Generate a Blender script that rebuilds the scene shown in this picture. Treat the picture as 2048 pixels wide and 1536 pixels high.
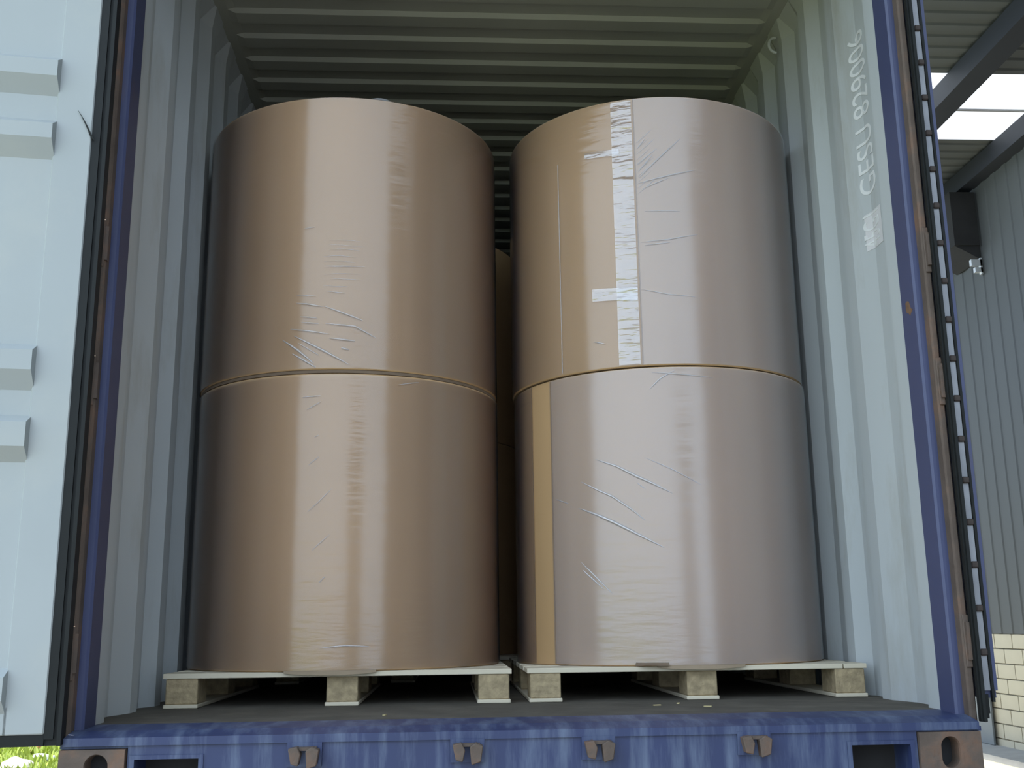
import bpy, bmesh, math, random
from mathutils import Vector, Matrix, noise
random.seed(7)
S = bpy.context.scene
for o in list(bpy.data.objects):
    bpy.data.objects.remove(o)
COL = S.collection
R = math.radians

# ------------------------------------------------------------------ camera
YAW, PITCH, ROLL, FPX = 0.0614, 0.2212, -0.0128, 2123.9
cy, sy, cp, sp = math.cos(YAW), math.sin(YAW), math.cos(PITCH), math.sin(PITCH)
fwd = Vector((sy * cp, cy * cp, sp))
rgt = Vector((cy, -sy, 0))
upv = rgt.cross(fwd)
cr, sr = math.cos(ROLL), math.sin(ROLL)
r2 = rgt * cr + upv * sr
u2 = upv * cr - rgt * sr
cam = bpy.data.cameras.new('camera')
cam.sensor_width = 36.0
cam.lens = 36.0 * FPX / 2048.0
cam.clip_start = 0.02
cam.clip_end = 300
co = bpy.data.objects.new('camera', cam)
COL.objects.link(co)
m = Matrix((r2, u2, -fwd)).transposed().to_4x4()
m.translation = Vector((-0.2195, -2.9055, 0.2537))
co.matrix_world = m
S.camera = co

# ------------------------------------------------------------------ light
w = bpy.data.worlds.new('sky')
S.world = w
w.use_nodes = True
bg = w.node_tree.nodes['Background']
bg.inputs['Color'].default_value = (0.68, 0.83, 1.0, 1)
bg.inputs['Strength'].default_value = 0.62
sun = bpy.data.lights.new('sun', 'SUN')
sun.energy = 2.6
sun.angle = R(1.0)
sun.color = (1.0, 0.93, 0.80)
so = bpy.data.objects.new('sun', sun)
COL.objects.link(so)
so.rotation_euler = Vector((-0.33, 0.14, 0.93)).to_track_quat('Z', 'Y').to_euler()
so.location = (-5, 3, 12)
vs = S.view_settings
vs.view_transform = 'Standard'
vs.look = 'None'
vs.gamma = 1.0
vs.use_curve_mapping = False
vs.exposure = 2.15

# ------------------------------------------------------------------ materials
def mat(name, col, rough=0.6, var=0.12, scale=6.0, stretch=(1, 1, 1), metal=0.0, bump=0.0,
        bscale=40.0, dirt=None, dirt_amt=0.3, dirt_scale=3.0, spec=0.5, dirt_stretch=None, dirt_lo=0.5, dirt_hi=0.75):
    M = bpy.data.materials.new(name)
    M.use_nodes = True
    nt = M.node_tree
    N, L = nt.nodes, nt.links
    b = N['Principled BSDF']
    b.inputs['Roughness'].default_value = rough
    b.inputs['Metallic'].default_value = metal
    b.inputs['Specular IOR Level'].default_value = spec
    tc = N.new('ShaderNodeTexCoord')
    mp = N.new('ShaderNodeMapping')
    mp.inputs['Scale'].default_value = stretch
    L.new(tc.outputs['Object'], mp.inputs['Vector'])
    n1 = N.new('ShaderNodeTexNoise')
    n1.inputs['Scale'].default_value = scale
    n1.inputs['Detail'].default_value = 6
    L.new(mp.outputs[0], n1.inputs['Vector'])
    r = N.new('ShaderNodeValToRGB')
    r.color_ramp.elements[0].position = 0.25
    r.color_ramp.elements[1].position = 0.75
    r.color_ramp.elements[0].color = tuple(max(0, c * (1 - var)) for c in col) + (1,)
    r.color_ramp.elements[1].color = tuple(min(1, c * (1 + var)) for c in col) + (1,)
    L.new(n1.outputs['Fac'], r.inputs[0])
    out = r.outputs[0]
    if dirt:
        mp2 = N.new('ShaderNodeMapping')
        mp2.inputs['Scale'].default_value = dirt_stretch or stretch
        L.new(tc.outputs['Object'], mp2.inputs['Vector'])
        n2 = N.new('ShaderNodeTexNoise')
        n2.inputs['Scale'].default_value = dirt_scale
        n2.inputs['Detail'].default_value = 8
        n2.inputs['Roughness'].default_value = 0.65
        L.new(mp2.outputs[0], n2.inputs['Vector'])
        r2_ = N.new('ShaderNodeValToRGB')
        r2_.color_ramp.elements[0].position = dirt_lo
        r2_.color_ramp.elements[1].position = dirt_hi
        r2_.color_ramp.elements[0].color = (0, 0, 0, 1)
        r2_.color_ramp.elements[1].color = (dirt_amt,) * 3 + (1,)
        L.new(n2.outputs['Fac'], r2_.inputs[0])
        mx = N.new('ShaderNodeMix')
        mx.data_type = 'RGBA'
        L.new(r2_.outputs[0], mx.inputs[0])
        L.new(out, mx.inputs[6])
        mx.inputs[7].default_value = tuple(dirt) + (1,)
        out = mx.outputs[2]
    L.new(out, b.inputs['Base Color'])
    if bump:
        n3 = N.new('ShaderNodeTexNoise')
        n3.inputs['Scale'].default_value = bscale
        n3.inputs['Detail'].default_value = 4
        L.new(mp.outputs[0], n3.inputs['Vector'])
        bp = N.new('ShaderNodeBump')
        bp.inputs['Strength'].default_value = bump
        bp.inputs['Distance'].default_value = 0.01
        L.new(n3.outputs['Fac'], bp.inputs['Height'])
        L.new(bp.outputs[0], b.inputs['Normal'])
    return M

M = {}
M['blue'] = mat('blue_container_paint', (0.055, 0.065, 0.14), 0.45, 0.10, 3, dirt=(0.16, 0.10, 0.07), dirt_amt=0.5, dirt_scale=5, dirt_stretch=(1, 1, 0.3), dirt_lo=0.6, dirt_hi=0.72)
M['sill'] = mat('scratched_blue_sill_paint', (0.027, 0.041, 0.115), 0.5, 0.12, 5, stretch=(1, 1, .3), dirt=(0.14, 0.18, 0.27), dirt_amt=0.7, dirt_scale=6, dirt_stretch=(3.2, 1, 0.35), dirt_lo=0.46, dirt_hi=0.68)
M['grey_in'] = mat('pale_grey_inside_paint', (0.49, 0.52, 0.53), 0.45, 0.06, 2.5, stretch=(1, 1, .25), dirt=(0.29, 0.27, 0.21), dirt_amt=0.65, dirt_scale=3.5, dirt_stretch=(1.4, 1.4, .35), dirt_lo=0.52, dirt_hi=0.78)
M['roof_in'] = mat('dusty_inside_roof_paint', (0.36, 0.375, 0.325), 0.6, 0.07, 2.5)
M['door_in'] = mat('white_grey_door_paint', (0.37, 0.40, 0.405), 0.5, 0.05, 2.0, dirt=(0.5, 0.5, 0.44), dirt_amt=0.35, dirt_scale=3, dirt_lo=.5, dirt_hi=.8)
M['rust'] = mat('rusty_brown_steel', (0.115, 0.085, 0.068), 0.75, 0.3, 9, bump=0.3, bscale=50, dirt=(0.22, 0.10, 0.05), dirt_amt=0.6, dirt_scale=9, dirt_lo=.5, dirt_hi=.7)
M['rust_orange'] = mat('orange_rust_stain', (0.16, 0.09, 0.05), 0.85, 0.4, 40)
M['rubber'] = mat('black_rubber_gasket', (0.010, 0.012, 0.012), 0.6, 0.2, 10, spec=.3)
M['alloy'] = mat('dull_retainer_strip', (0.30, 0.31, 0.34), 0.5, 0.2, 14, metal=0.2)
M['bolt'] = mat('rusty_bolt', (0.06, 0.045, 0.04), 0.7, 0.3, 30)
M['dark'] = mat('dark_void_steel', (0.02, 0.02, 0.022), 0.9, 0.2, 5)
M['deck'] = mat('dirty_container_floor', (0.105, 0.095, 0.08), 0.85, 0.22, 7, bump=0.25, bscale=25, dirt=(0.19, 0.17, 0.14), dirt_amt=0.5, dirt_scale=5, dirt_lo=.5, dirt_hi=.72, spec=.2)
M['kraft'] = mat('kraft_wrap_paper', (0.505, 0.32, 0.16), 0.55, 0.035, 5, stretch=(1, 1, .35))
M['kraft_end'] = mat('kraft_roll_end', (0.33, 0.25, 0.17), 0.8, 0.06, 20)
M['kraft_edge'] = mat('kraft_edge_board', (0.17, 0.12, 0.08), 0.8, 0.08, 12)
M['board'] = mat('pale_deck_board', (0.62, 0.55, 0.42), 0.7, 0.08, 7, stretch=(.4, 1, 1), bump=.1)
M['chip'] = mat('chipboard_block', (0.36, 0.28, 0.165), 0.85, 0.28, 45, bump=0.5, bscale=70)
M['paint_mark'] = mat('white_stencil_paint', (0.74, 0.75, 0.75), 0.5, 0.06, 20)
M['decal'] = mat('faded_white_decal', (0.68, 0.67, 0.68), 0.45, 0.05, 20)
M['decal_dark'] = mat('faded_decal_print', (0.36, 0.39, 0.41), 0.5, 0.1, 20)
M['clad'] = mat('grey_wall_cladding', (0.080, 0.087, 0.092), 0.75, 0.05, 2, stretch=(1, 1, .2))
M['roofsheet'] = mat('grey_roof_sheet', (0.095, 0.105, 0.112), 0.75, 0.06, 2)
M['beam'] = mat('dark_blue_grey_beam', (0.022, 0.026, 0.038), 0.6, 0.08, 3)
M['block'] = mat('cream_wall_block', (0.46, 0.425, 0.34), 0.8, 0.06, 4)
M['mortar'] = mat('cream_mortar', (0.40, 0.37, 0.30), 0.9, 0.06, 4)
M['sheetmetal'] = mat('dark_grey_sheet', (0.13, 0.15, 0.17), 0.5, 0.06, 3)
M['yard'] = mat('yard_asphalt', (0.12, 0.115, 0.105), 0.85, 0.15, 1.5, bump=.2, bscale=12)
M['slab'] = mat('pale_hall_slab', (0.44, 0.42, 0.32), 0.8, 0.06, 2)
M['kerb'] = mat('kerb_concrete', (0.30, 0.30, 0.30), 0.85, 0.1, 5)
M['soil'] = mat('mossy_soil', (0.16, 0.19, 0.06), 0.95, 0.35, 5, bump=.5, bscale=20)
M['leaf'] = mat('yellow_green_leaf', (0.33, 0.40, 0.07), 0.6, 0.35, 4)
M['stone'] = mat('pale_stone', (0.62, 0.56, 0.50), 0.85, 0.15, 8, bump=.4, bscale=15)
M['brickred'] = mat('red_brick_lump', (0.45, 0.16, 0.09), 0.85, 0.2, 12)
M['stone_grey'] = mat('blue_grey_stone', (0.40, 0.42, 0.5), 0.85, 0.15, 8)
M['straw'] = mat('dry_straw', (0.5, 0.42, 0.22), 0.8, 0.2, 30)
M['bright'] = mat('galvanised_bracket', (0.7, 0.72, 0.75), 0.35, 0.05, 10, metal=.6)
M['tyre'] = mat('tyre_rubber', (0.03, 0.03, 0.03), 0.8, .1, 10)

def film_mat(name, haze, gloss, rough, tint=(0.80, 0.80, 0.90), wr=0.10):
    Mt = bpy.data.materials.new(name)
    Mt.use_nodes = True
    nt = Mt.node_tree
    N, L = nt.nodes, nt.links
    for n in list(N):
        N.remove(n)
    out = N.new('ShaderNodeOutputMaterial')
    tr = N.new('ShaderNodeBsdfTransparent')
    gl = N.new('ShaderNodeBsdfGlossy')
    gl.inputs['Roughness'].default_value = rough
    df = N.new('ShaderNodeBsdfDiffuse')
    df.inputs['Color'].default_value = tint + (1,)
    tc = N.new('ShaderNodeTexCoord')
    mp = N.new('ShaderNodeMapping')
    mp.inputs['Scale'].default_value = (1.2, 1.2, 7.0)
    L.new(tc.outputs['Object'], mp.inputs['Vector'])
    nz = N.new('ShaderNodeTexNoise')
    nz.inputs['Scale'].default_value = 5.0
    nz.inputs['Detail'].default_value = 3
    L.new(mp.outputs[0], nz.inputs['Vector'])
    bp = N.new('ShaderNodeBump')
    bp.inputs['Strength'].default_value = wr
    bp.inputs['Distance'].default_value = 0.02
    L.new(nz.outputs['Fac'], bp.inputs['Height'])
    L.new(bp.outputs[0], gl.inputs['Normal'])
    fr = N.new('ShaderNodeFresnel')
    fr.inputs['IOR'].default_value = 1.5
    L.new(bp.outputs[0], fr.inputs['Normal'])
    mu = N.new('ShaderNodeMath')
    mu.operation = 'MULTIPLY_ADD'
    mu.use_clamp = True
    mu.inputs[1].default_value = 1.0
    mu.inputs[2].default_value = gloss
    L.new(fr.outputs[0], mu.inputs[0])
    m1 = N.new('ShaderNodeMixShader')
    m1.inputs[0].default_value = haze
    L.new(tr.outputs[0], m1.inputs[1])
    L.new(df.outputs[0], m1.inputs[2])
    m2 = N.new('ShaderNodeMixShader')
    L.new(mu.outputs[0], m2.inputs[0])
    L.new(m1.outputs[0], m2.inputs[1])
    L.new(gl.outputs[0], m2.inputs[2])
    L.new(m2.outputs[0], out.inputs[0])
    return Mt
M['film'] = film_mat('stretch_film', 0.05, 0.025, 0.16)
M['film_milky'] = film_mat('milky_stretch_film', 0.17, 0.05, 0.20)
M['crease'] = film_mat('folded_film_crease', 0.34, 0.14, 0.2, (0.95, 0.95, 1.0))  # white diffuse haze paints in the sky glints along the folds
M['tape'] = film_mat('glossy_parcel_tape', 0.07, 0.15, 0.10, (0.85, 0.85, 0.95), .5)
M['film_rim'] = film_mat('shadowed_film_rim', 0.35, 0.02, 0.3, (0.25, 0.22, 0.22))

# translucent rooflight
def rooflight():
    Mt = bpy.data.materials.new('milky_rooflight')
    Mt.use_nodes = True
    N, L = Mt.node_tree.nodes, Mt.node_tree.links
    for n in list(N):
        N.remove(n)
    out = N.new('ShaderNodeOutputMaterial')
    a = N.new('ShaderNodeBsdfTranslucent')
    a.inputs[0].default_value = (.42, .43, .45, 1)
    t = N.new('ShaderNodeBsdfTransparent')
    mx = N.new('ShaderNodeMixShader')
    mx.inputs[0].default_value = 0.18
    L.new(a.outputs[0], mx.inputs[1])
    L.new(t.outputs[0], mx.inputs[2])
    L.new(mx.outputs[0], out.inputs[0])
    return Mt
M['rooflight'] = rooflight()

# ------------------------------------------------------------------ helpers
def add_box(bm, x0, x1, y0, y1, z0, z1, rot=None, piv=None):
    vs_ = [bm.verts.new(p) for p in ((x0, y0, z0), (x1, y0, z0), (x1, y1, z0), (x0, y1, z0),
                                     (x0, y0, z1), (x1, y0, z1), (x1, y1, z1), (x0, y1, z1))]
    for f in ((3, 2, 1, 0), (4, 5, 6, 7), (0, 1, 5, 4), (1, 2, 6, 5), (2, 3, 7, 6), (3, 0, 4, 7)):
        bm.faces.new([vs_[i] for i in f])
    if rot:
        bmesh.ops.rotate(bm, verts=vs_, cent=piv or (0, 0, 0), matrix=rot)
    return vs_

def add_prism(bm, pts, axis, a, b):
    """closed 2-D polygon extruded along axis ('x','y','z') from a to b"""
    def P(p, t):
        return {'x': (t, p[0], p[1]), 'y': (p[0], t, p[1]), 'z': (p[0], p[1], t)}[axis]
    A = [bm.verts.new(P(p, a)) for p in pts]
    B = [bm.verts.new(P(p, b)) for p in pts]
    n = len(pts)
    bm.faces.new(A)
    bm.faces.new(B[::-1])
    for i in range(n):
        bm.faces.new((A[i], B[i], B[(i + 1) % n], A[(i + 1) % n]))
    bmesh.ops.recalc_face_normals(bm, faces=bm.faces)

def add_cyl(bm, c, r, h, n=16, axis='z', r2=None):
    mt = {'z': Matrix(), 'y': Matrix.Rotation(R(90), 4, 'X'), 'x': Matrix.Rotation(R(90), 4, 'Y')}[axis]
    bmesh.ops.create_cone(bm, cap_ends=True, segments=n, radius1=r, radius2=r if r2 is None else r2, depth=h,
                          matrix=Matrix.Translation(c) @ mt)

def obj(name, bm, material, parent=None, smooth=False, bevel=0):
    if bevel:
        bmesh.ops.bevel(bm, geom=list(bm.edges), offset=bevel, segments=1, affect='EDGES', profile=.5)
    me = bpy.data.meshes.new(name)
    bm.to_mesh(me)
    bm.free()
    if smooth:
        for p in me.polygons:
            p.use_smooth = True
    me.materials.append(M[material] if isinstance(material, str) else material)
    o = bpy.data.objects.new(name, me)
    COL.objects.link(o)
    if parent:
        o.parent = parent
        o.matrix_parent_inverse = Matrix.Translation(-parent_loc(parent))
    return o

def parent_loc(p):
    """world location of a chain of un-rotated parents"""
    v = Vector(p.location)
    q = p
    while q.parent:
        v = q.matrix_parent_inverse @ v if True else v
        q = q.parent
        v = v + Vector(q.location)
    return v

def dup(o, parent=None, loc=None):
    c = o.copy()
    COL.objects.link(c)
    if parent:
        c.parent = parent
    if loc is not None:
        c.location = loc
    return c

def thing(name, label, cat, loc=(0, 0, 0), group=None):
    o = bpy.data.objects.new(name, None)
    o.empty_display_size = .1
    COL.objects.link(o)
    o.location = loc
    o['label'] = label
    o['category'] = cat
    if group:
        o['group'] = group
    return o

def tag(o, label, cat, group=None):
    o['label'] = label
    o['category'] = cat
    if group:
        o['group'] = group
    return o

def struct(o, label=None):
    o['kind'] = 'structure'
    return o

BM = bmesh.new
GZ = -1.30            # yard level below the container floor

# ------------------------------------------------------------------ the yard and the hall beside it
bm = BM()
add_box(bm, -4.3, 6.6, -40, 26, GZ - .2, GZ)
floor = struct(obj('floor', bm, 'yard'))
bm = BM()
bmesh.ops.create_grid(bm, x_segments=120, y_segments=160, size=1)
for v in bm.verts:
    v.co.x = -24.3 + v.co.x * 20.0
    v.co.y = -5 + v.co.y * 40
    v.co.z = GZ - .02 + .10 * noise.noise(Vector((v.co.x * .8, v.co.y * .8, 3))) * min(1, max(0, (-4.4 - v.co.x))) + .05 * noise.noise(v.co * 3)
bank = struct(obj('floor_bank', bm, 'soil', smooth=True))
bank.name = 'floor_verge'

# hall wall: mortar core with block pieces below, cladding panels above
XW = 6.2
XF = 3.6
bm = BM()
add_box(bm, XW + .02, XW + .3, -6, 22, GZ - .1, 5.7)
wall = struct(obj('wall_right', bm, 'mortar'))
bm = BM()
add_box(bm, XF, XW + .3, -6.2, -6.0, GZ - .1, 5.7)
struct(obj('wall_shade', bm, 'clad'))  # unseen partition, added to block sky light from the front right
bm = BM()
add_box(bm, -.012, .05, .004, .396, .004, .166)
blk = obj('block', bm, 'block', wall, bevel=.004)
blk.location = (XW + .01, 7.0, GZ)
first = True
for r in range(8):
    for k in range(16):
        y = 6.6 + k * .4 + (.2 if r % 2 else 0)
        if first:
            blk.location = (XW + .01, y, GZ + r * .17)
            first = False
        else:
            dup(blk, wall, (XW + .01, y, GZ + r * .17))
zc = GZ + 8 * .17
bm = BM()
add_box(bm, -.012, .05, .004, .396, .004, .166)
blk = obj('block', bm, 'block', wall, bevel=.004)
blk.location = (XW + .01, 7.0, GZ)
first = True
for r in range(8):
    for k in range(16):
        y = 6.6 + k * .4 + (.2 if r % 2 else 0)
        if first:
            blk.location = (XW + .01, y, GZ + r * .17)
            first = False
        else:
            dup(blk, wall, (XW + .01, y, GZ + r * .17))
zc = GZ + 8 * .17
bm = BM()
add_box(bm, 1.6, XW + .3, -27.2, -27.0, GZ - .1, 5.7)
struct(obj('wall_shade', bm, 'clad'))  # unseen far wall, added to keep light off the left container side
bm = BM()
pts = [(0, 0), (0, 0)]
prof = []
for k in range(4):
    a = k * .25
    prof += [(a, 0), (a + .13, 0), (a + .145, -.012), (a + .235, -.012)]
prof.append((.998, 0))
poly = [(x, y) for y, x in prof] + [(.04, .998), (.04, 0)]
A = [(p[0], p[1]) for p in poly]
add_prism(bm, A, 'z', 0, 5.55 - zc)
panel = obj('panel', bm, 'clad', wall)
panel.location = (XW, -6, zc)
for k in range(1, 28):
    dup(panel, wall, (XW, -6 + k, zc))

# kerb strip along the wall foot
bm = BM()
add_prism(bm, [(5.72, GZ), (5.74, GZ + .07), (XW + .02, GZ + .09), (XW + .02, GZ)], 'y', -6, 22)
struct(obj('trim_1', bm, 'kerb'))
bm = BM()
add_box(bm, 2.4, 5.75, 5.5, 22, GZ - .05, GZ + .012)
struct(obj('floor_slab', bm, 'slab'))

# ceiling of the hall : corrugated sheets as pieces, two milky rooflights, plus an added shading bay
ZR = 5.62
XE = 3.27
XSHADE = -1.3
ceil_e = bpy.data.objects.new('ceiling', None)
COL.objects.link(ceil_e)
ceil_e['kind'] = 'structure'
ceil_e.location = (0, 0, 0)

def sheet_mesh(width, xe=XE):
    bm = BM()
    n = 5
    p = width / n
    pr = []
    for k in range(n):
        a = k * p
        pr += [(a, 0), (a + p * .45, 0), (a + p * .55, -.016), (a + p * .92, -.016)]
    pr.append((width, 0))
    add_prism(bm, pr + [(width, .03), (0, .03)], 'x', xe, 6.6)
    return bm
sheet = obj('sheet', sheet_mesh(.986), 'roofsheet', ceil_e)
ys = [-8.2 + .986 * k for k in range(15)]
sheet.location = (0, 6.59 - .986, ZR)
shade_bay = obj('sheet', sheet_mesh(.986, XSHADE), 'roofsheet', ceil_e)  # unseen roof bay, added to shade the container mouth from above
shade_bay.location = (0, 6.59 - .986 * 4, ZR)
for k in range(4, 11):
    dup(shade_bay, ceil_e, (0, 6.59 - .986 * (k + 1), ZR))
for k in range(1, 3):
    dup(sheet, ceil_e, (0, 6.59 - .986 * (k + 1), ZR))
for k in range(13):
    dup(sheet, ceil_e, (0, 8.09 + .986 * k, ZR))
pane = None
for (a, b) in ((6.59, 7.35), (7.36, 8.09)):
    bm = BM()
    add_box(bm, XE, 6.6, a, b, ZR, ZR + .006)
    obj('rooflight_pane', bm, 'rooflight', ceil_e)
bm = BM()
add_box(bm, XE, 6.6, 7.345, 7.365, ZR - .02, ZR + .02)
obj('glazing_bar', bm, 'kerb', ceil_e)
# beams along the hall
for i, (x0, x1) in enumerate(((4.78, 5.02), (6.02, 6.26))):
    bm = BM()
    zb = 5.36
    add_prism(bm, [(x0, zb), (x1, zb), (x1, zb + .02), (x0 + .05, zb + .02), (x0 + .05, ZR - .06), (x1, ZR - .06), (x1, ZR - .04), (x0, ZR - .04)], 'y', -6, 22)
    struct(obj('trim_%d' % (i + 2), bm, 'beam'))
# box with bracket on the hall wall
t = thing('wall_box', 'small dark box fixed high on the grey hall wall above a bright bracket', 'box', (XW - .02, 9.2, 4.45))
bm = BM()
add_box(bm, XW - .34, XW - .03, 8.85, 9.5, 4.62, 5.3)
add_prism(bm, [(XW - .34, 4.62), (XW - .03, 4.62), (XW - .03, 4.45)], 'y', 8.87, 9.48)
obj('box_body', bm, 'dark', t)
bm = BM()
add_box(bm, XW - .16, XW - .03, 8.85, 8.9, 4.36, 4.44)
add_box(bm, XW - .12, XW - .03, 8.85, 8.9, 4.28, 4.34)
add_box(bm, XW - .05, XW - .03, 8.85, 8.9, 4.26, 4.46)
obj('bracket', bm, 'bright', t)['label'] = 'bright metal bracket'
# thin dark panel set against the wall
t = thing('dark_panel', 'dark grey flat panel against the cream block wall', 'sheet', (XW - .06, 10.5, GZ + .09))
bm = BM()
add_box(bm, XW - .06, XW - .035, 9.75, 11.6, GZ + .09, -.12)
obj('panel_plate', bm, 'sheetmetal', t, bevel=.004)
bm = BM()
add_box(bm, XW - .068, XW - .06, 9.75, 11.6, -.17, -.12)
obj('top_strip', bm, 'sheetmetal', t)

# ------------------------------------------------------------------ container
cont = thing('shipping_container', 'open blue shipping container with grey ribbed inside, loaded with paper rolls', 'container', (0, 0, -.16))
LEN = 12.0
HT = 2.729
# side walls
def side_profile():
    pr = [(.14, 0), (.215, 0), (.255, .050), (.405, .050), (.52, .018)]
    y = .52
    while y < LEN - .4:
        pr += [(y + .072, .018), (y + .140, .052), (y + .212, .052), (y + .278, .018)]
        y += .278
    pr.append((LEN, .018))
    return pr
SP = side_profile()
sides = {}
for s in (-1, 1):
    bm = BM()
    levels = ((-.02, 1), (.5, 1), (1.3, 1), (2.64, 1), (HT + .03, 0))
    rows = [[bm.verts.new((s * (1.166 + d * fl), y, z)) for y, d in SP] for z, fl in levels]
    outs = [[bm.verts.new((s * 1.2225, y, z)) for y, d in SP] for z, fl in levels]
    n_ = len(SP)
    for g in (rows, outs):
        for a, b in zip(g[:-1], g[1:]):
            for i in range(n_ - 1):
                bm.faces.new((a[i], a[i + 1], b[i + 1], b[i]))
    for i in range(n_ - 1):
        bm.faces.new((rows[0][i], rows[0][i + 1], outs[0][i + 1], outs[0][i]))
        bm.faces.new((rows[-1][i], rows[-1][i + 1], outs[-1][i + 1], outs[-1][i]))
    for k in range(len(levels) - 1):
        for i in (0, n_ - 1):
            bm.faces.new((rows[k][i], rows[k + 1][i], outs[k + 1][i], outs[k][i]))
    bmesh.ops.recalc_face_normals(bm, faces=bm.faces)
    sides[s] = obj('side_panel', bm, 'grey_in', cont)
# roof: stamped ridges across
bm = BM()
Y0, PR, RD = 1.0982, .1916, .018
pr = [(.0, 0)]
y = Y0 - 4 * PR
while y < LEN - .3:
    pr += [(y - .008, RD), (y + .004, 0), (y + .080, 0), (y + .094, RD)]
    y += PR
pr[0] = (0, RD)
pr.append((LEN, RD))
Z0 = HT
XS = [(-1.20, 0), (-1.13, 0), (-1.10, 1), (1.10, 1), (1.13, 0), (1.20, 0)]
rows = [[bm.verts.new((x, yy, Z0 + (d if f else RD / 2))) for yy, d in pr] for x, f in XS]
for a, b in zip(rows[:-1], rows[1:]):
    for i in range(len(pr) - 1):
        bm.faces.new((a[i], a[i + 1], b[i + 1], b[i]))
tops = [[bm.verts.new((x, yy, Z0 + .05)) for yy, d in pr] for x, f in XS]
for a, b in zip(tops[:-1], tops[1:]):
    for i in range(len(pr) - 1):
        bm.faces.new((a[i], b[i], b[i + 1], a[i + 1]))
for i in range(len(pr) - 1):
    bm.faces.new((rows[0][i], rows[0][i + 1], tops[0][i + 1], tops[0][i]))
    bm.faces.new((rows[-1][i], rows[-1][i + 1], tops[-1][i + 1], tops[-1][i]))
for k in range(len(XS) - 1):
    for i in (0, len(pr) - 1):
        bm.faces.new((rows[k][i], rows[k + 1][i], tops[k + 1][i], tops[k][i]))
bmesh.ops.recalc_face_normals(bm, faces=bm.faces)
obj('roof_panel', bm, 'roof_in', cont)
# end wall
bm = BM()
add_box(bm, -1.21, 1.21, LEN - .05, LEN, -.02, HT + .05)
obj('end_panel', bm, 'grey_in', cont)
# floor
bm = BM()
add_box(bm, -1.222, 1.222, .15, LEN, -.14, 0)
obj('floor_deck', bm, 'deck', cont)
# header over the opening (out of the picture, shades the mouth)
bm = BM()
add_box(bm, -1.21, 1.21, 0, .15, 2.585, HT + .05)
obj('door_header', bm, 'blue', cont)

# corner posts
for s in (-1, 1):
    bm = BM()
    poly = [(s * 1.166, .14), (s * 1.166, .052), (s * 1.172, .046), (s * 1.190, .046), (s * 1.205, .06), (s * 1.205, .14)]
    add_prism(bm, poly, 'z', -.16, 2.59)
    obj('corner_post', bm, 'blue', cont)
    bm = BM()
    poly = [(s * 1.189, .046), (s * 1.189, .018), (s * 1.193, .012), (s * 1.205, .012), (s * 1.210, .018), (s * 1.210, .046)]
    add_prism(bm, poly, 'z', -.045, 2.59)
    ch = obj('hinge_channel', bm, 'rust', cont)
    ch['label'] = 'rusty brown hinge channel'
    for z in (.12, .85, 1.25, 2.3):
        bm = BM()
        add_box(bm, s * 1.192, s * 1.209, .006, .0125, z, z + .14)
        bmesh.ops.recalc_face_normals(bm, faces=bm.faces)
        obj('hinge_lug', bm, 'rust', ch, bevel=.002)

bm = BM()
rp_ = random.Random(3)
c_ = bm.verts.new((1.1658, .092, 1.165))
ring_ = []
for i in range(14):
    a_ = 2 * math.pi * i / 14
    k_ = rp_.uniform(.6, 1.15)
    ring_.append(bm.verts.new((1.1658, .092 + .026 * k_ * math.cos(a_), 1.165 + .022 * k_ * math.sin(a_) + .012 * math.cos(a_))))
for i in range(14):
    bm.faces.new((c_, ring_[i], ring_[(i + 1) % 14]))
obj('rust_patch', bm, 'rust_orange', cont)['label'] = 'orange-brown rust patch'

# door sill with two clearance pockets
PK = ((-1.012, -.852), (.842, 1.0))
ZT, ZB, YF = -.072, -.165, -.022
bm = BM()
# sloping sill plate and lip
add_prism(bm, [(-.03, -.018), (-.03, -.038), (.15, -.05), (.15, .0), (.03, -.006)], 'x', -1.19, 1.19)
xs = [-1.03, PK[0][0], PK[0][1], PK[1][0], PK[1][1], 1.02]
add_box(bm, xs[0], xs[5], YF, .10, ZT, -.036)
for a, b in ((0, 1), (2, 3), (4, 5)):
    add_box(bm, xs[a], xs[b], YF, .10, ZB, ZT)
add_box(bm, -1.20, -1.03, YF + .004, .1, -.045, -.030)
add_box(bm, 1.02, 1.20, YF + .004, .1, -.042, -.030)
sill = obj('door_sill', bm, 'sill', cont)
for a, b in PK:
    bm = BM()
    add_box(bm, a, b, .085, .1, ZB, ZT)
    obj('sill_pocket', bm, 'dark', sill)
    # bent rim of the pocket
    bm = BM()
    add_box(bm, a - .012, b + .012, YF - .004, YF, ZT, ZT + .010)
    add_box(bm, a - .012, a, YF - .004, YF, ZB, ZT)
    add_box(bm, b, b + .012, YF - .004, YF, ZB, ZT)
    obj('pocket_rim', bm, 'sill', sill)

# locking bar keepers, rusty
def keeper(x, z, flip):
    bm = BM()
    add_box(bm, x - .044, x + .044, YF - .010, YF, z - .028, z + .030)
    e = obj('cam_keeper', bm, 'sill', cont)
    for pts in ([(-.038, .018), (-.014, .022), (-.006, .004), (-.012, -.024), (-.030, -.020)],
                [(.006, .012), (.022, .022), (.040, .014), (.034, -.024), (.010, -.032)]):
        bm = BM()
        add_prism(bm, [(x + px, z + pz) for px, pz in pts], 'y', YF - .042, YF - .010)
        obj('keeper_lug', bm, 'rust', e, bevel=.002)['label'] = 'rusty keeper lug'
    bm = BM()
    add_box(bm, x - .030, x + .032, YF - .030, YF - .010, z + .012, z + .020)
    obj('keeper_bar', bm, 'rust', e)
for x, z in ((-.585, -.068), (-.170, -.066), (.170, -.066), (.580, -.062)):
    keeper(x, z, 0)

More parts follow.
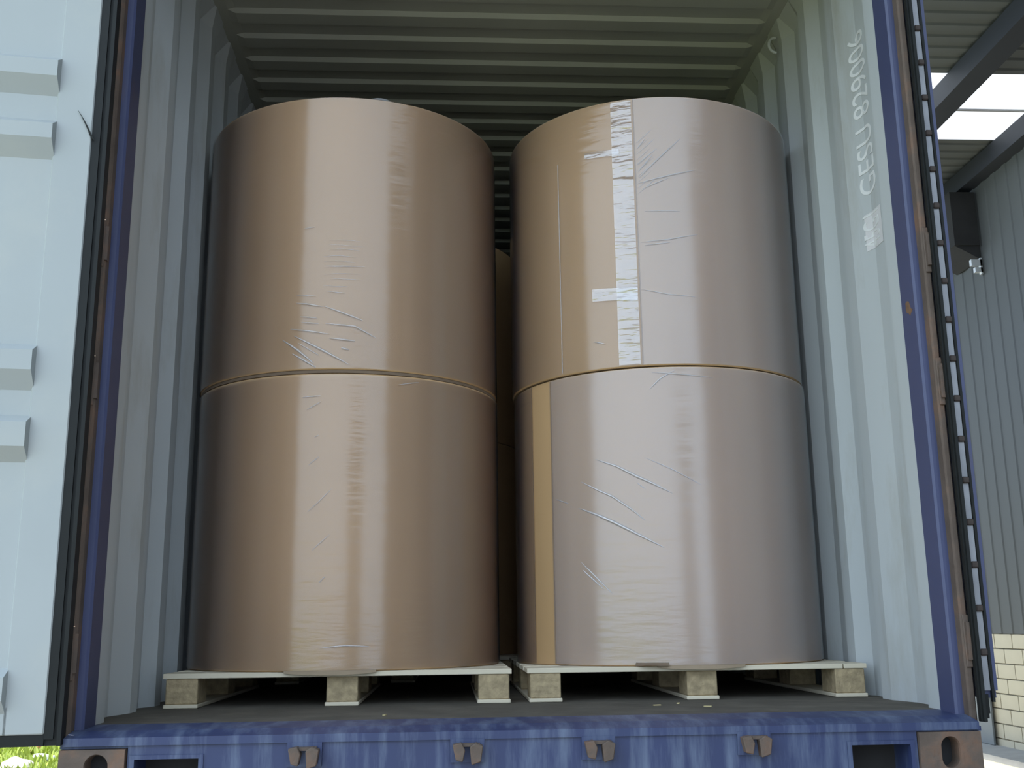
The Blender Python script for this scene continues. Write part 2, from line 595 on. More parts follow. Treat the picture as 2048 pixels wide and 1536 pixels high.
# corner castings with oval holes
def casting(x0, x1, z0, z1, y0, y1, hx, hz, a, b):
    bm = BM()
    n = 40
    def ring(y, fa, fb):
        out = []
        for i in range(n):
            t = 2 * math.pi * i / n
            c, s_ = math.cos(t), math.sin(t)
            # stadium shape
            ex = a * fa * c
            ez = (b - a) * (1 if s_ > 1e-6 else -1 if s_ < -1e-6 else 0) + a * fb * s_
            out.append(bm.verts.new((hx + ex, y, hz + ez)))
        return out
    def rect(y):
        out = []
        for i in range(n):
            t = 2 * math.pi * i / n
            c, s_ = math.cos(t), math.sin(t)
            k = 1 / max(abs(c), abs(s_))
            px, pz = c * k, s_ * k
            X = (x1 - hx) * px if px > 0 else (hx - x0) * px
            Z = (z1 - hz) * pz if pz > 0 else (hz - z0) * pz
            out.append(bm.verts.new((hx + X, y, hz + Z)))
        return out
    o_, i0, i1 = rect(y0), ring(y0, 1.08, 1.08), ring(y0 + .006, 1, 1)
    i2 = ring(y0 + .05, 1, 1)
    for A_, B_ in ((o_, i0), (i0, i1), (i1, i2)):
        for i in range(n):
            j = (i + 1) % n
            bm.faces.new((A_[i], A_[j], B_[j], B_[i]))
    bk = rect(y1)
    for i in range(n):
        j = (i + 1) % n
        bm.faces.new((o_[j], o_[i], bk[i], bk[j]))
    bm.faces.new(bk)
    c = obj('corner_casting', bm, 'rust', cont)
    bm = BM()
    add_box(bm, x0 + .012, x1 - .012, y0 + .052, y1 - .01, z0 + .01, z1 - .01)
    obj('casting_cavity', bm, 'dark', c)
casting(-1.197, -1.034, -.165, -.046, -.034, .12, -1.104, -.103, .028, .044)
casting(1.022, 1.190, -.163, -.042, -.034, .12, 1.105, -.094, .024, .039)

# lashing ring high on the right wall
bm = BM()
for i in range(14):
    t0, t1 = math.pi * i / 13, math.pi * (i + 1) / 13
    if i == 13:
        break
    p0 = Vector((1.166 - .03 * math.sin(t0), 1.10, 2.63 + .035 * math.cos(t0)))
    p1 = Vector((1.166 - .03 * math.sin(t1), 1.10, 2.63 + .035 * math.cos(t1)))
    mid = (p0 + p1) / 2
    q = (p1 - p0).to_track_quat('Z', 'Y').to_matrix().to_4x4()
    bmesh.ops.create_cone(bm, cap_ends=True, segments=8, radius1=.006, radius2=.006, depth=(p1 - p0).length * 1.15, matrix=Matrix.Translation(mid) @ q)
obj('lashing_ring', bm, 'grey_in', sides[1])

# painted writing on the right wall
def text_obj(name, body, material, parent, mw, thick=.0006, size=1.0, sx=1.0):
    cu = bpy.data.curves.new(name, 'FONT')
    cu.body = body
    cu.size = size
    cu.extrude = thick
    tmp = bpy.data.objects.new(name, cu)
    COL.objects.link(tmp)
    dg = bpy.context.evaluated_depsgraph_get()
    me = bpy.data.meshes.new_from_object(tmp.evaluated_get(dg))
    bpy.data.objects.remove(tmp)
    xs_ = [v.co.x for v in me.vertices]
    x0_, x1_ = min(xs_), max(xs_)
    for v in me.vertices:
        v.co.x = (v.co.x - x0_) / (x1_ - x0_) * sx
        v.co = mw @ v.co
    me.materials.clear()
    me.materials.append(M[material])
    o = bpy.data.objects.new(name, me)
    COL.objects.link(o)
    o.parent = parent
    o.matrix_parent_inverse = Matrix.Translation(-parent_loc(parent))
    return o
def wall_x(y):
    for (ya, da), (yb, db) in zip(SP[:-1], SP[1:]):
        if ya <= y <= yb:
            return 1.166 + da + (db - da) * (y - ya) / (yb - ya)
    return 1.166
def on_wall(o, lift):
    # lay a mark over the stamped wall: cut it at the bend and press it on
    bm = BM()
    bm.from_mesh(o.data)
    for yb in (.255, .405):
        bmesh.ops.bisect_plane(bm, geom=list(bm.verts) + list(bm.edges) + list(bm.faces), plane_co=(0, yb, 0), plane_no=(0, 1, 0))
    for v in bm.verts:
        v.co.x = wall_x(v.co.y) - lift + v.co.x
    bm.to_mesh(o.data)
    bm.free()
# baseline runs up (+Z), letter tops point deeper into the container (+Y)
def mark_matrix(y, z):
    return Matrix(((0, 0, -1, 0), (0, 1, 0, y), (1, 0, 0, z), (0, 0, 0, 1)))
o = text_obj('container_number', 'GESU 829006', 'paint_mark', sides[1], mark_matrix(.352, 1.665), size=.145, sx=.60)
o['label'] = 'white stencilled container number'
on_wall(o, .0012)
bm = BM()
add_box(bm, -.0003, .0003, .335, .445, 1.47, 1.60)
o = obj('type_decal', bm, 'decal', sides[1])
o['label'] = 'faded white code decal'
on_wall(o, .0010)
o = text_obj('type_code', '45G1', 'paint_mark', sides[1], mark_matrix(.356, 1.475), size=.14, sx=.12)
on_wall(o, .0018)

# ------------------------------------------------------------------ left door, swung open
DA = R(8)
ZD0, ZD1 = -.005, 2.56
HX, HY = -1.26, -.06
dux, duy = -math.cos(DA), -math.sin(DA)     # along the leaf away from the hinge
dnx, dny = math.sin(DA), -math.cos(DA)      # inner-face normal, towards the camera
def dp(u, n, z):
    return (HX + dux * u + dnx * n, HY + duy * u + dny * n, z)
def door_box(bm, u0, u1, n0, n1, z0, z1):
    v = [bm.verts.new(dp(u, n, z)) for z in (z0, z1) for (u, n) in ((u0, n0), (u1, n0), (u1, n1), (u0, n1))]
    for f in ((3, 2, 1, 0), (4, 5, 6, 7), (0, 1, 5, 4), (1, 2, 6, 5), (2, 3, 7, 6), (3, 0, 4, 7)):
        bm.faces.new([v[i] for i in f])
    bmesh.ops.recalc_face_normals(bm, faces=bm.faces)
U0, U1, UM = -.030, 1.13, .058
bm = BM()
# frame: hinge stile, lock stile, top and bottom rails
door_box(bm, U0, UM + .012, -.05, 0, ZD0, ZD1)
door_box(bm, U1 - .045, U1, -.05, 0, ZD0, ZD1)
door_box(bm, UM, U1 - .04, -.05, 0, ZD0, ZD0 + .07)
door_box(bm, UM, U1 - .04, -.05, 0, ZD1 - .07, ZD1)
door_l = obj('door', bm, 'door_in', cont, bevel=.003)
door_l['label'] = 'open left door leaf showing white grey inner face'
# panel with stamped horizontal ribs
ribs = [(1.851, 1.781, 1.732), (1.657, 1.591, 1.538), (1.002, .926, .875), (.807, .720, .681), (.158, .080, .040), (2.48, 2.41, 2.36), (2.29, 2.22, 2.17)]
ribs = [r for r in ribs if r[2] > ZD0 + .0]
bm = BM()
door_box(bm, UM + .008, U1 - .04, -.042, -.006, ZD0 + .06, ZD1 - .06)
for zt, zm, zb in ribs:
    e = .006
    q = [(zt, -.006), (zt - .022, .026), (zm, .026), (zb, -.006)]
    A = [bm.verts.new(dp(UM + .006 + (0 if n < 0 else e), n, z)) for z, n in q]
    B = [bm.verts.new(dp(U1 - .05 - (0 if n < 0 else e), n, z)) for z, n in q]
    bm.faces.new(A)
    bm.faces.new(B[::-1])
    for i in range(4):
        j = (i + 1) % 4
        bm.faces.new((A[i], B[i], B[j], A[j]))
bmesh.ops.recalc_face_normals(bm, faces=bm.faces)
obj('door_panel', bm, 'door_in', door_l)
# rubber gasket round the leaf
bm = BM()
door_box(bm, U0 - .042, U0, -.055, -.012, ZD0 - .028, ZD1 + .03)
door_box(bm, U0 - .022, U0 + .001, -.012, -.004, ZD0 - .012, ZD1 + .02)
door_box(bm, U0 - .042, U0 - .032, -.012, .002, ZD0 - .028, ZD1 + .03)
door_box(bm, U0, U1, -.055, -.004, ZD0 - .028, ZD0 - .001)
door_box(bm, U0, U1, -.055, -.004, ZD1, ZD1 + .03)
door_box(bm, U1, U1 + .04, -.055, -.004, ZD0 - .028, ZD1 + .03)
obj('door_gasket', bm, 'rubber', door_l)['label'] = 'black rubber gasket'
# frayed end of gasket over the white leaf
bm = BM()
prev = None
for i in range(13):
    t_ = i / 12
    u, n_, z = U0 - .004 + .045 * t_, .003 + .004 * math.sin(3 * t_), 1.605 + .085 * t_ + .018 * t_ * (1 - t_)
    wd = .0045 * (1 - t_) + .0006
    cur = [bm.verts.new(dp(u - wd, n_ + q, z - wd * .6)) for q in (0, .002)] + [bm.verts.new(dp(u + wd, n_ + q, z + wd * .6)) for q in (.002, 0)]
    if prev:
        for k in range(4):
            bm.faces.new((prev[k], prev[(k + 1) % 4], cur[(k + 1) % 4], cur[k]))
    prev = cur
bmesh.ops.recalc_face_normals(bm, faces=bm.faces)
obj('frayed_strip', bm, 'rubber', door_l)
# blue outer skin
bm = BM()
door_box(bm, U0, U1, -.058, -.05, ZD0, ZD1)
obj('outer_skin', bm, 'blue', door_l)
# hinge blades between leaf and post
for z in (.14, .87, 1.27, 2.32):
    bm = BM()
    door_box(bm, -.085, .02, -.075, -.058, z, z + .10)
    obj('hinge_blade', bm, 'rust', door_l)

# ------------------------------------------------------------------ right door, folded right back along the side: only its hinge edge shows
RA = R(86)
RX, RY = 1.209, -.010
def rp(u, n, z):           # u along the leaf (backwards), n across the thickness (outwards)
    return (RX + math.cos(RA) * u + math.sin(RA) * n, RY + math.sin(RA) * u - math.cos(RA) * n, z)
def rbox(bm, u0, u1, n0, n1, z0, z1):
    v = [bm.verts.new(rp(u, n, z)) for z in (z0, z1) for (u, n) in ((u0, n0), (u1, n0), (u1, n1), (u0, n1))]
    for f in ((3, 2, 1, 0), (4, 5, 6, 7), (0, 1, 5, 4), (1, 2, 6, 5), (2, 3, 7, 6), (3, 0, 4, 7)):
        bm.faces.new([v[i] for i in f])
    bmesh.ops.recalc_face_normals(bm, faces=bm.faces)
bm = BM()
rbox(bm, .012, 1.14, .014, .050, .04, 2.56)
door_r = obj('door', bm, 'blue', cont)
door_r['label'] = 'right door leaf folded back, seen on its edge'
bm = BM()
rbox(bm, -.006, .012, -.004, .013, -.02, 2.58)
rbox(bm, -.016, -.006, .000, .008, -.02, 2.58)
rbox(bm, -.002, .010, .034, .041, .03, 2.56)
for k in range(5):
    rbox(bm, -.004 + .002 * k, .002 + .002 * k, .002 + .004 * k, .010 + .004 * k, .0 - .012 * (k % 2), .05)
obj('door_gasket', bm, 'rubber', door_r)['label'] = 'black rubber gasket'
bm = BM()
rbox(bm, .004, .012, .016, .033, .06, 2.55)
strip = obj('gasket_retainer', bm, 'alloy', door_r)
strip['label'] = 'pale metal retainer strip'
bm = BM()
rbox(bm, -.002, .012, .041, .050, .06, 2.56)
obj('edge_flange', bm, 'blue', door_r)
bolt0 = None
z = .16
while z < 2.5:
    if bolt0 is None:
        bm = BM()
        c = rp(.0, .025, 0)
        add_box(bm, c[0] - .010, c[0] + .010, c[1] - .004, c[1] + .006, -.009, .009)
        bmesh.ops.bevel(bm, geom=list(bm.edges), offset=.003, segments=1, affect='EDGES')
        bolt0 = obj('retainer_bolt', bm, 'bolt', door_r)
        bolt0.location.z = z
    else:
        b = dup(bolt0, door_r)
        b.location.z = z
    z += .1175
for z in (.14, .87, 1.27, 2.32):
    bm = BM()
    add_box(bm, 1.196, 1.212, -.002, .005, z, z + .10)
    obj('hinge_blade', bm, 'rust', door_r)

# ------------------------------------------------------------------ trailer under the container
t = thing('trailer', 'dark trailer chassis carrying the blue shipping container', 'trailer', (0, 5, GZ))
for s in (-1, 1):
    bm = BM()
    add_box(bm, s * .45 - .06, s * .45 + .06, .05, LEN, -.55, -.33)
    obj('chassis_rail', bm, 'sheetmetal', t)
for y in (.25, 4, 8, 11.7):
    bm = BM()
    add_box(bm, -1.2, 1.2, y - .1, y + .1, -.33, -.165)
    obj('bolster', bm, 'sheetmetal', t)
bm = BM()
add_cyl(bm, (0, 0, 0), .45, .28, 28, 'x')
add_cyl(bm, (0, 0, 0), .22, .30, 20, 'x')
wh = obj('wheel', bm, 'tyre', t)
wl = [(s * .95, y, GZ + .45) for s in (-1, 1) for y in (2.2, 3.5, 10.5)]
base = parent_loc(t)
for i, p in enumerate(wl):
    o = wh if i == 0 else dup(wh, t)
    o.location = Vector(p)
for y in (2.2, 3.5, 10.5):
    bm = BM()
    add_cyl(bm, (0, y, GZ + .45), .06, 1.8, 12, 'x')
    add_box(bm, -.5, -.38, y - .08, y + .08, GZ + .4, -.5)
    add_box(bm, .38, .5, y - .08, y + .08, GZ + .4, -.5)
    obj('axle', bm, 'sheetmetal', t)

# ------------------------------------------------------------------ pallets
ZP = .108
def pallet(label, x0, wid, y0, dep, ang, split=None, group=None):
    t = thing('pallet', label, 'pallet', (x0, y0, 0), group)
    t.rotation_euler = (0, 0, ang)
    def loc_obj(name, bm, m_, bevel=.002):
        o = obj(name, bm, m_, None, bevel=bevel)
        o.parent = t
        return o
    th, tb, bw = .016, .013, .100
    xc = [0.002, wid / 2 - bw / 2 + .01, wid - bw - .002]
    yc = [0, dep / 2 - .07, dep - .14]
    for i, x in enumerate(xc):
        bm = BM()
        add_box(bm, x - .004, x + bw + .004, -.004, dep, .001, tb)
        loc_obj('runner', bm, 'board')
        for j, y in enumerate(yc):
            bm = BM()
            add_box(bm, x, x + bw, y + .003, y + .14, tb, ZP - th)
            loc_obj('block', bm, 'chip', .003)
    nb = 6
    w_ = .15
    gap = (dep - nb * w_) / (nb - 1)
    for k in range(nb):
        y = k * (w_ + gap)
        if split and k == 0:
            segs = ((-.008, split - .002), (split + .002, wid + .006))
        else:
            segs = ((-.008, wid + .006),)
        for a, b in segs:
            bm = BM()
            add_box(bm, a, b, y, y + w_, ZP - th, ZP)
            loc_obj('deck_board', bm, 'board', .0015)
    return t
pallet('wooden block pallet under the front left paper rolls', -1.120, 1.101, .664, 1.12, 0, group='pallets under the paper rolls')
pallet('wooden block pallet under the front right paper rolls, its front board split', .046, 1.118, .674, 1.12, -.003, split=1.045, group='pallets under the paper rolls')
pallet('wooden block pallet under the rear rolls, deep in the container', -.98, 1.10, 2.0, 1.12, 0, group='pallets under the paper rolls')

# ------------------------------------------------------------------ paper rolls
RR = .5685
def roll_body(R_, z0, z1, name, parent, material='kraft', lap=None):
    """wrapped roll: slightly crimped edges, overlap step of the wrap along lap angle"""
    bm = BM()
    n = 180
    prof = [(R_ - .004, z0), (R_ - .001, z0 + .002), (R_, z0 + .006), (R_, z1 - .006), (R_ - .001, z1 - .002), (R_ - .004, z1)]
    rings = []
    for r, z in prof:
        ring = []
        for i in range(n):
            th = 2 * math.pi * i / n
            d = 0
            if lap is not None:
                k = (math.degrees(th) - lap) % 360
                d = -.0028 * (k / 360)
            ring.append(bm.verts.new(((r + d) * math.sin(th), -(r + d) * math.cos(th), z)))
        rings.append(ring)
    for a, b in zip(rings[:-1], rings[1:]):
        for i in range(n):
            j = (i + 1) % n
            bm.faces.new((a[i], a[j], b[j], b[i]))
    o = obj(name, bm, material, None, smooth=True)
    o.parent = parent
    for z in (z0, z1):
        bm = BM()
        r = R_ - .004
        # end disc with core hole rim
        ring = [bm.verts.new((r * math.sin(2 * math.pi * i / n), -r * math.cos(2 * math.pi * i / n), z)) for i in range(n)]
        core = [bm.verts.new((.06 * math.sin(2 * math.pi * i / n), -.06 * math.cos(2 * math.pi * i / n), z)) for i in range(n)]
        for i in range(n):
            j = (i + 1) % n
            bm.faces.new((ring[i], ring[j], core[j], core[i]))
        e = obj('roll_end', bm, 'kraft_end', None)
        e.parent = parent
    return o

def film_shell(parent, z0, z1, t0, t1, material='film', r=RR + .0022, n=90, amp=.0006, seed=0, name='stretch_film'):
    bm = BM()
    rows = 40
    g = []
    for j in range(rows + 1):
        z = z0 + (z1 - z0) * j / rows
        row = []
        for i in range(n + 1):
            th = R(t0 + (t1 - t0) * i / n)
            rr = r + amp * noise.noise(Vector((th * 3, z * 9, seed)))
            row.append(bm.verts.new((rr * math.sin(th), -rr * math.cos(th), z)))
        g.append(row)
    for a, b in zip(g[:-1], g[1:]):
        for i in range(n):
            bm.faces.new((a[i], a[i + 1], b[i + 1], b[i]))
    o = obj(name, bm, material, None, smooth=True)
    o.parent = parent
    return o

def creases(parent, lines, width=.006, height=.0035, r=RR + .0028, name='film_crease'):
    """raised folds in the film: lens-shaped ridges lying on the roll"""
    bm = BM()
    for ln in lines:
        wmul = 1.0
        if isinstance(ln[0], (int, float)):
            wmul, ln = ln[0], ln[1:]
        P = [(R(a) * r, z) for a, z in ln]
        Q = []
        for a, b in zip(P[:-1], P[1:]):
            for k in range(4):
                f = k / 4
                Q.append((a[0] + (b[0] - a[0]) * f, a[1] + (b[1] - a[1]) * f))
        Q.append(P[-1])
        rows = []
        n = len(Q)
        for i, (s, z) in enumerate(Q):
            a, b = Q[max(0, i - 1)], Q[min(n - 1, i + 1)]
            d = Vector((b[0] - a[0], b[1] - a[1])).normalized()
            nn = Vector((-d.y, d.x))
            f = math.sin(math.pi * (i + .35) / (n - .3)) ** .7 if n > 1 else 1
            wd = width * wmul * max(.08, f) / 2
            hh = height * wmul * max(.05, f)
            row = []
            for q, h in ((-1, 0), (-.35, .8), (.15, 1), (1, 0)):
                ss, zz = s + nn.x * wd * q, z + nn.y * wd * q
                th = ss / r
                rr = r + hh * h
                row.append(bm.verts.new((rr * math.sin(th), -rr * math.cos(th), zz)))
            rows.append(row)
        for a, b in zip(rows[:-1], rows[1:]):
            for i in range(3):
                bm.faces.new((a[i], a[i + 1], b[i + 1], b[i]))
    bmesh.ops.recalc_face_normals(bm, faces=bm.faces)
    o = obj(name, bm, 'crease', None, smooth=True)
    o.parent = parent
    if len(lines) > 1:
        o['kind'] = 'stuff'
    return o

def tape(parent, t0, t1, z0, z1, slope=0.0, crinkle=0, r=RR + .004, name='tape_strip', seed=1, material='tape'):
    bm = BM()
    nx, nz = 10, max(4, int((z1 - z0) / .006))
    g = []
    for j in range(nz + 1):
        row = []
        for i in range(nx + 1):
            u, v = i / nx, j / nz
            th = t0 + (t1 - t0) * u
            z = z0 + (z1 - z0) * v + slope * u
            rr = r + crinkle * noise.noise(Vector((th * .06 + seed, z * 70, seed))) + crinkle * .5 * noise.noise(Vector((th * .3, z * 160, seed + 5)))
            a = R(th)
            row.append(bm.verts.new((rr * math.sin(a), -rr * math.cos(a), z)))
        g.append(row)
    for a, b in zip(g[:-1], g[1:]):
        for i in range(nx):
            bm.faces.new((a[i], a[i + 1], b[i + 1], b[i]))
    o = obj(name, bm, material, None, smooth=True)
    o.parent = parent
    return o

Z1L, Z2L, Z1R, Z2R = 1.1016, 2.1117, 1.1180, 2.1394
GR = 'film-wrapped paper rolls on pallets'
def roll(label, x, y, z0, z1, lap):
    t = thing('paper_roll', label, 'roll', (x, y, z0), GR)
    roll_body(RR, 0, z1 - z0, 'kraft_wrap', t, lap=lap)
    return t
def rel(lines, z0):
    out = []
    for ln in lines:
        if isinstance(ln[0], (int, float)):
            out.append([ln[0]] + [(a, z - z0) for a, z in ln[1:]])
        else:
            out.append([(a, z - z0) for a, z in ln])
    return out

# lower left
ll = roll('brown paper roll at the bottom of the left stack, nearly smooth film', -.5980, 1.2029, ZP + .0005, Z1L - .012, 28)
f = film_shell(ll, .004, Z1L - ZP - .018, -120, 120, seed=1)
creases(f, rel([
    [.5, (-8.7, .7743), (-5.25, .8015)], [.5, (-8.58, .6184), (-4.84, .6521), (-.81, .693)], [.45, (-6.8, .4923), (-1.12, .5423)],
    [.5, (-9.99, .9621), (-5.07, .9894)], [.9, (-3.54, .1811), (4.41, .1884), (12.42, .1851)], [.6, (21.09, 1.0553), (28.86, 1.0716)],
    [.5, (-6.85, .8687), (-5.46, .8755)], [.5, (-4.11, .388), (-2.13, .4078)], [.7, (-11.59, 1.0058), (-5.12, 1.0096)]], ZP))
# edge board between the two left rolls
bm = BM()
add_cyl(bm, (-.5985, 1.2015, Z1L - .006), RR - .003, .010, 128)
tag(obj('separator_disc', bm, 'kraft_edge'), 'thin brown board disc squeezed between the two left rolls', 'board')
# upper left
lu = roll('brown paper roll on top of the left stack, film creased near its foot', -.5990, 1.1997, Z1L, Z2L, 26)
f = film_shell(lu, .004, Z2L - Z1L - .004, -120, 120, seed=2)
LU = [
    [(-14.67, 1.3404), (-9.72, 1.3319), (-4.91, 1.3219)], [1.2, (-4.92, 1.3254), (2.51, 1.2973), (8.54, 1.2748)],
    [(-16.51, 1.2473), (-9.43, 1.2362), (-2.64, 1.2241)], [1.1, (-4.08, 1.2624), (5.92, 1.2529), (13.35, 1.2149)],
    [1.4, (-19.31, 1.2114), (-13.38, 1.1691), (-7.73, 1.1221)], [1.5, (-14.98, 1.2219), (-5.17, 1.1694), (4.22, 1.118)],
    [1.2, (-15.48, 1.1601), (-7.02, 1.1082)], [.6, (-14.77, 1.3687), (-7.74, 1.3612)], [1.2, (-2.61, 1.2103), (6.03, 1.2009)],
    [1.2, (1.45, 1.1759), (4.11, 1.1694)], [.5, (-12.7, 1.6104), (-8.82, 1.6152)], [.4, (-4.63, 1.4701), (8.86, 1.4692)],
    [.6, (-3.71, 1.3778), (2.35, 1.3709)], [.8, (-13, 1.29), (-7, 1.282)], [.8, (-12.5, 1.27), (-6.5, 1.262)], [.7, (-13.5, 1.196), (-6, 1.15)]]
rnd = random.Random(4)
for k in range(9):
    z = 1.40 + .021 * k + rnd.uniform(-.004, .004)
    a = -4.5 + rnd.uniform(-1, 2)
    LU.append([rnd.uniform(.2, .42), (a, z), (a + 5, z + rnd.uniform(-.004, .004)), (a + rnd.uniform(8, 14), z + rnd.uniform(-.006, .004))])
creases(f, rel(LU, Z1L))
bm = BM()
for i in range(6):
    a0, a1 = R(9 + i * 1.7), R(9 + (i + 1) * 1.7)
    h0, h1 = .012 * math.sin(math.pi * i / 6), .012 * math.sin(math.pi * (i + 1) / 6)
    rr = RR - .005
    v = [bm.verts.new(p) for p in ((rr * math.sin(a0), -rr * math.cos(a0), Z2L - Z1L - .004), (rr * math.sin(a1), -rr * math.cos(a1), Z2L - Z1L - .004),
                                   (rr * math.sin(a1) * .985, -rr * math.cos(a1) * .985, Z2L - Z1L + h1 + .0005), (rr * math.sin(a0) * .985, -rr * math.cos(a0) * .985, Z2L - Z1L + h0 + .0005))]
    bm.faces.new(v)
o = obj('film_tuft', bm, 'crease', None)
o.parent = f
# lower right
rl = roll('grey-brown paper roll at the bottom of the right stack, long slanting film folds', .6120, 1.2119, ZP + .0005, Z1R, 190)
f = film_shell(rl, .004, Z1R - ZP - .004, -53.5, 125, 'film_milky', seed=3)
f2 = film_shell(rl, .004, Z1R - ZP - .004, -125, -65.5, 'film', seed=4)
RLc = [
    [1.6, (-33.99, .8048), (-26.33, .7756), (-19.16, .7354), (-13.59, .7081), (-7.42, .6745)],
    [1.3, (-40.09, .7318), (-33.55, .6975), (-28.21, .6724), (-21.74, .6263), (-16.91, .5857)],
    [1.9, (-41.26, .6402), (-33.84, .6114), (-27.04, .5793), (-19.92, .5412), (-11.02, .4935)],
    [.6, (-16.05, .7985), (-7.05, .7561), (2.66, .7018)], [.8, (-40.99, .4549), (-35.35, .4035), (-29.37, .3464)],
    [.8, (-40.22, .4263), (-32.35, .3609)], [.8, (-12.68, 1.097), (-3.35, 1.0881), (8.49, 1.0768)],
    [.8, (-13.64, 1.0381), (-9.9, 1.0735), (-4.74, 1.1017)], [.6, (-51.71, .6798), (-45.75, .6598)], [.5, (-19.24, .714), (-16.48, .6915)]]
creases(f, rel(RLc, ZP))
# free edge of the film
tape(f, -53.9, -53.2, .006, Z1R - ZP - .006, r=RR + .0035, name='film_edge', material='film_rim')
for pr_ in (ll, rl):
    bm = BM()
    n = 24
    rows = []
    for z, k in ((.004, 0), (-.004, .0), (-.011, .0)):
        rows.append([bm.verts.new(((RR + .0012) * math.sin(R(-15 + 30 * i / n)), -(RR + .0012) * math.cos(R(-15 + 30 * i / n)),
                                   z * (1 if z > 0 else math.cos(R((-15 + 30 * i / n) * 5.6)) ** .5))) for i in range(n + 1)])
    for a, b in zip(rows[:-1], rows[1:]):
        for i in range(n):
            bm.faces.new((a[i], a[i + 1], b[i + 1], b[i]))
    o = obj('wrap_skirt', bm, 'kraft_end', None, smooth=True)
    o.parent = pr_
# torn piece of wrap at the foot
bm = BM()
for i in range(5):
    a0, a1 = R(-22 + i * 2.2), R(-22 + (i + 1) * 2.2)
    hs = [0, .010, .016, .012, .005, 0]
    v = []
    for a, h in ((a0, hs[i]), (a1, hs[i + 1])):
        v.append(((RR + .002) * math.sin(a), -(RR + .002) * math.cos(a), .012))
        v.append(((RR + .010 + h) * math.sin(a), -(RR + .010 + h) * math.cos(a), .0015 + h * .1))
    q = [bm.verts.new(p) for p in v]
    bm.faces.new((q[0], q[2], q[3], q[1]))
o = obj('torn_flap', bm, 'kraft_edge', None)
o.parent = rl
# upper right
ru = roll('grey-brown paper roll on top of the right stack, with clear tape strips', .6045, 1.2070, Z1R + .003, Z2R, 200)
ZU = Z1R + .003
HU = Z2R - ZU
f = film_shell(ru, .004, HU - .004, -14.9, 125, 'film_milky', seed=5)
f2 = film_shell(ru, .004, HU - .004, -125, -15.0, 'film', seed=6)
RUc = [
    [(-14.46, 1.7991), (-3.8, 1.8234), (7.17, 1.8491)], [.9, (-13.67, 1.8211), (-7.07, 1.8851), (1.89, 1.9689)], [.7, (-13.93, 1.8441), (-8.38, 1.9087)],
    [.7, (-13.14, 1.7752), (-3.13, 1.8157)], [.7, (-14.17, 1.8748), (-6.87, 1.9309)], [.8, (-13.92, 1.5744), (-4.18, 1.5807), (6.59, 1.601)],
    [.8, (-12.58, 1.5624), (-3.54, 1.5695)], [.7, (-14.61, 1.3997), (-5.09, 1.3771), (4.63, 1.3667)], [.8, (-13.93, 1.9359), (-10.95, 1.9718)],
    [.6, (-12.07, 1.6918), (.54, 1.6881)], [.8, (-32.44, 1.2251), (-28.0, 1.2121)]]
for k in range(10):
    z = 1.76 + .022 * k
    L_ = rnd.uniform(3, 8)
    RUc.append([.4, (-14.2, z), (-14.2 + L_ * .5, z + .02 * L_ / 5), (-14.2 + L_, z + .042 * L_ / 5)])
creases(f, rel(RUc, ZU))
tape(ru, -23.2, -15.6, 1.128 - ZU, 2.128 - ZU, crinkle=.0024, r=RR + .0065, seed=1)
tape(ru, -32.3, -15.8, 1.372 - ZU, 1.418 - ZU, slope=-.012, crinkle=.001, r=RR + .009, seed=3)
tape(ru, -33.8, -20.5, 1.925 - ZU, 1.950 - ZU, slope=-.010, crinkle=.001, r=RR + .009, seed=5)
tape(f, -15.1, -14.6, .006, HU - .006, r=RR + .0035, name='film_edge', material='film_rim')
tape(f2, -46.35, -45.95, .01, HU - .2, r=RR + .003, name='film_edge', material='crease')
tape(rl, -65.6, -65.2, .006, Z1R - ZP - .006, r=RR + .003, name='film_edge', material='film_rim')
# rear stack, seen as darkness through the gap
tl = roll('paper roll low in the dark gap behind the front stacks', -.42, 2.56, ZP + .0005, 1.11, 100)
tl2 = roll('paper roll high in the dark gap behind the front stacks', -.42, 2.56, 1.1115, 2.115, 100)

# small litter on the container floor
for i, (x, y, r_) in enumerate(((.42, .46, 20), (.50, .52, 70), (.56, .38, -30), (-.40, .27, 80))):
    bm = BM()
    add_box(bm, -.012, .012, -.004, .004, 0, .003)
    for v in bm.verts:
        v.co.z += .0005
        v.co.x += .003 * noise.noise(v.co * 200 + Vector((i, 0, 0)))
    o = obj('wood_chip', bm, 'straw')
    o.location = (x, y, 0)
    o.rotation_euler = (0, 0, R(r_))
    tag(o, ['pale wood chip nearest the right pallet on the container floor', 'pale wood chip between the right pallet and the right wall', 'pale wood chip near the sill, right of centre', 'pale wood chip near the sill, left of centre'][i], 'wood chip', 'wood chips on the container floor')

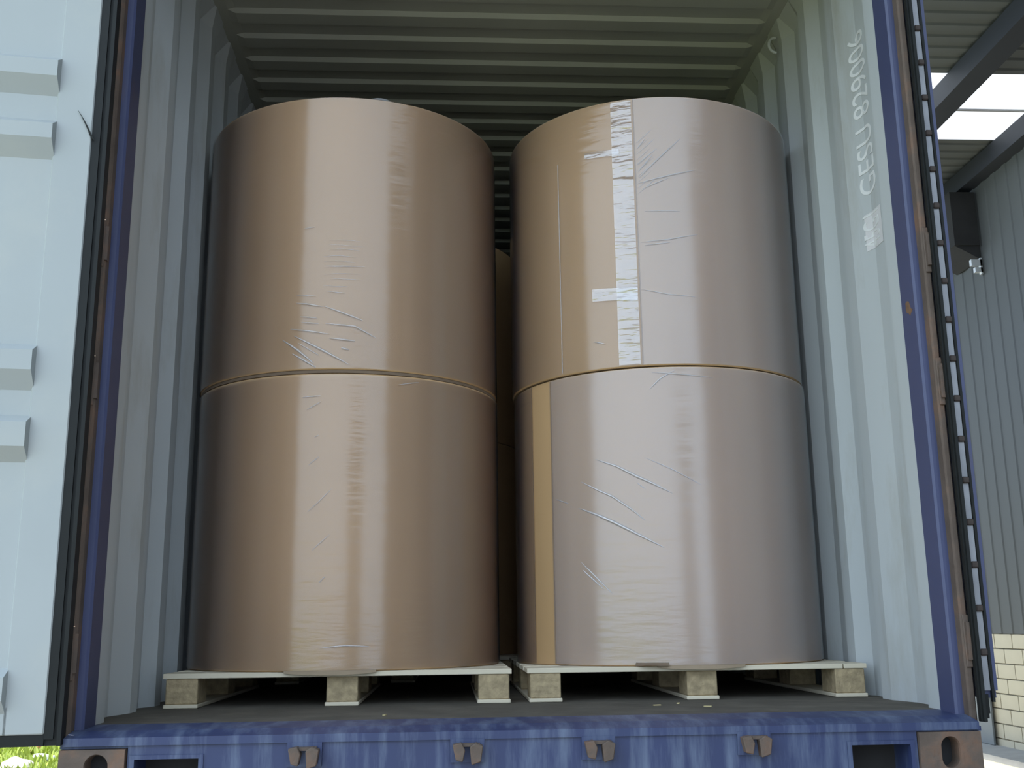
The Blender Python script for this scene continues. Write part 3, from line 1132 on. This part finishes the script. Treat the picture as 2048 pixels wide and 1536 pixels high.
# ------------------------------------------------------------------ weeds and stones by the yard, lower left
bm = BM()
rnd = random.Random(11)
STONES = ((-5.05, 9.9, .36), (-5.58, 12.0, .24), (-5.15, 11.0, .32), (-5.85, 12.2, .28))
for k in range(9500):
    x = rnd.uniform(-7.6, -4.35)
    y = rnd.uniform(8.5, 16)
    if any((x - a_) ** 2 + (y - b_) ** 2 < c_ * c_ for a_, b_, c_ in STONES):
        continue
    h = rnd.uniform(.05, .16)
    wd = rnd.uniform(.012, .03)
    a = rnd.uniform(0, 6.28)
    lean = rnd.uniform(.02, .10)
    c, s = math.cos(a), math.sin(a)
    z = GZ + .0
    p = [bm.verts.new((x - wd * s * .4, y + wd * c * .4, z - .03)), bm.verts.new((x + wd * s * .4, y - wd * c * .4, z - .03)),
         bm.verts.new((x + wd * s + lean * c * .5, y - wd * c + lean * s * .5, z + h * .6)), bm.verts.new((x + lean * c, y + lean * s, z + h)),
         bm.verts.new((x - wd * s + lean * c * .5, y + wd * c + lean * s * .5, z + h * .6))]
    bm.faces.new(p)
g = obj('grass', bm, 'leaf')
g['kind'] = 'stuff'
g['label'] = 'sunlit yellow-green weeds growing beside the yard'
g['category'] = 'grass'
def stone(x, y, r_, m_, label, seed, sq=(1, 1, .6)):
    bm = BM()
    bmesh.ops.create_icosphere(bm, subdivisions=3, radius=r_)
    for v in bm.verts:
        k = 1 + .35 * noise.noise(v.co / r_ * 1.3 + Vector((seed, 0, 0)))
        v.co = Vector((v.co.x * sq[0], v.co.y * sq[1], v.co.z * sq[2])) * k
    o = obj('stone', bm, m_, smooth=True)
    o.location = (x, y, GZ + r_ * sq[2] * .5)
    return tag(o, label, 'stone')
stone(-5.05, 9.9, .17, 'stone', 'large pale stone among the weeds at the lower left', 1)
stone(-5.58, 12.0, .075, 'brickred', 'small red-brown lump of brick in the weeds', 5, (1, 1, 1))
stone(-5.15, 11.0, .10, 'stone_grey', 'grey stone behind the large pale stone in the weeds', 9, (1.6, 1, .5))
stone(-5.85, 12.2, .10, 'stone_grey', 'bluish stone left of the red brick lump', 13, (1.2, 1, .9))
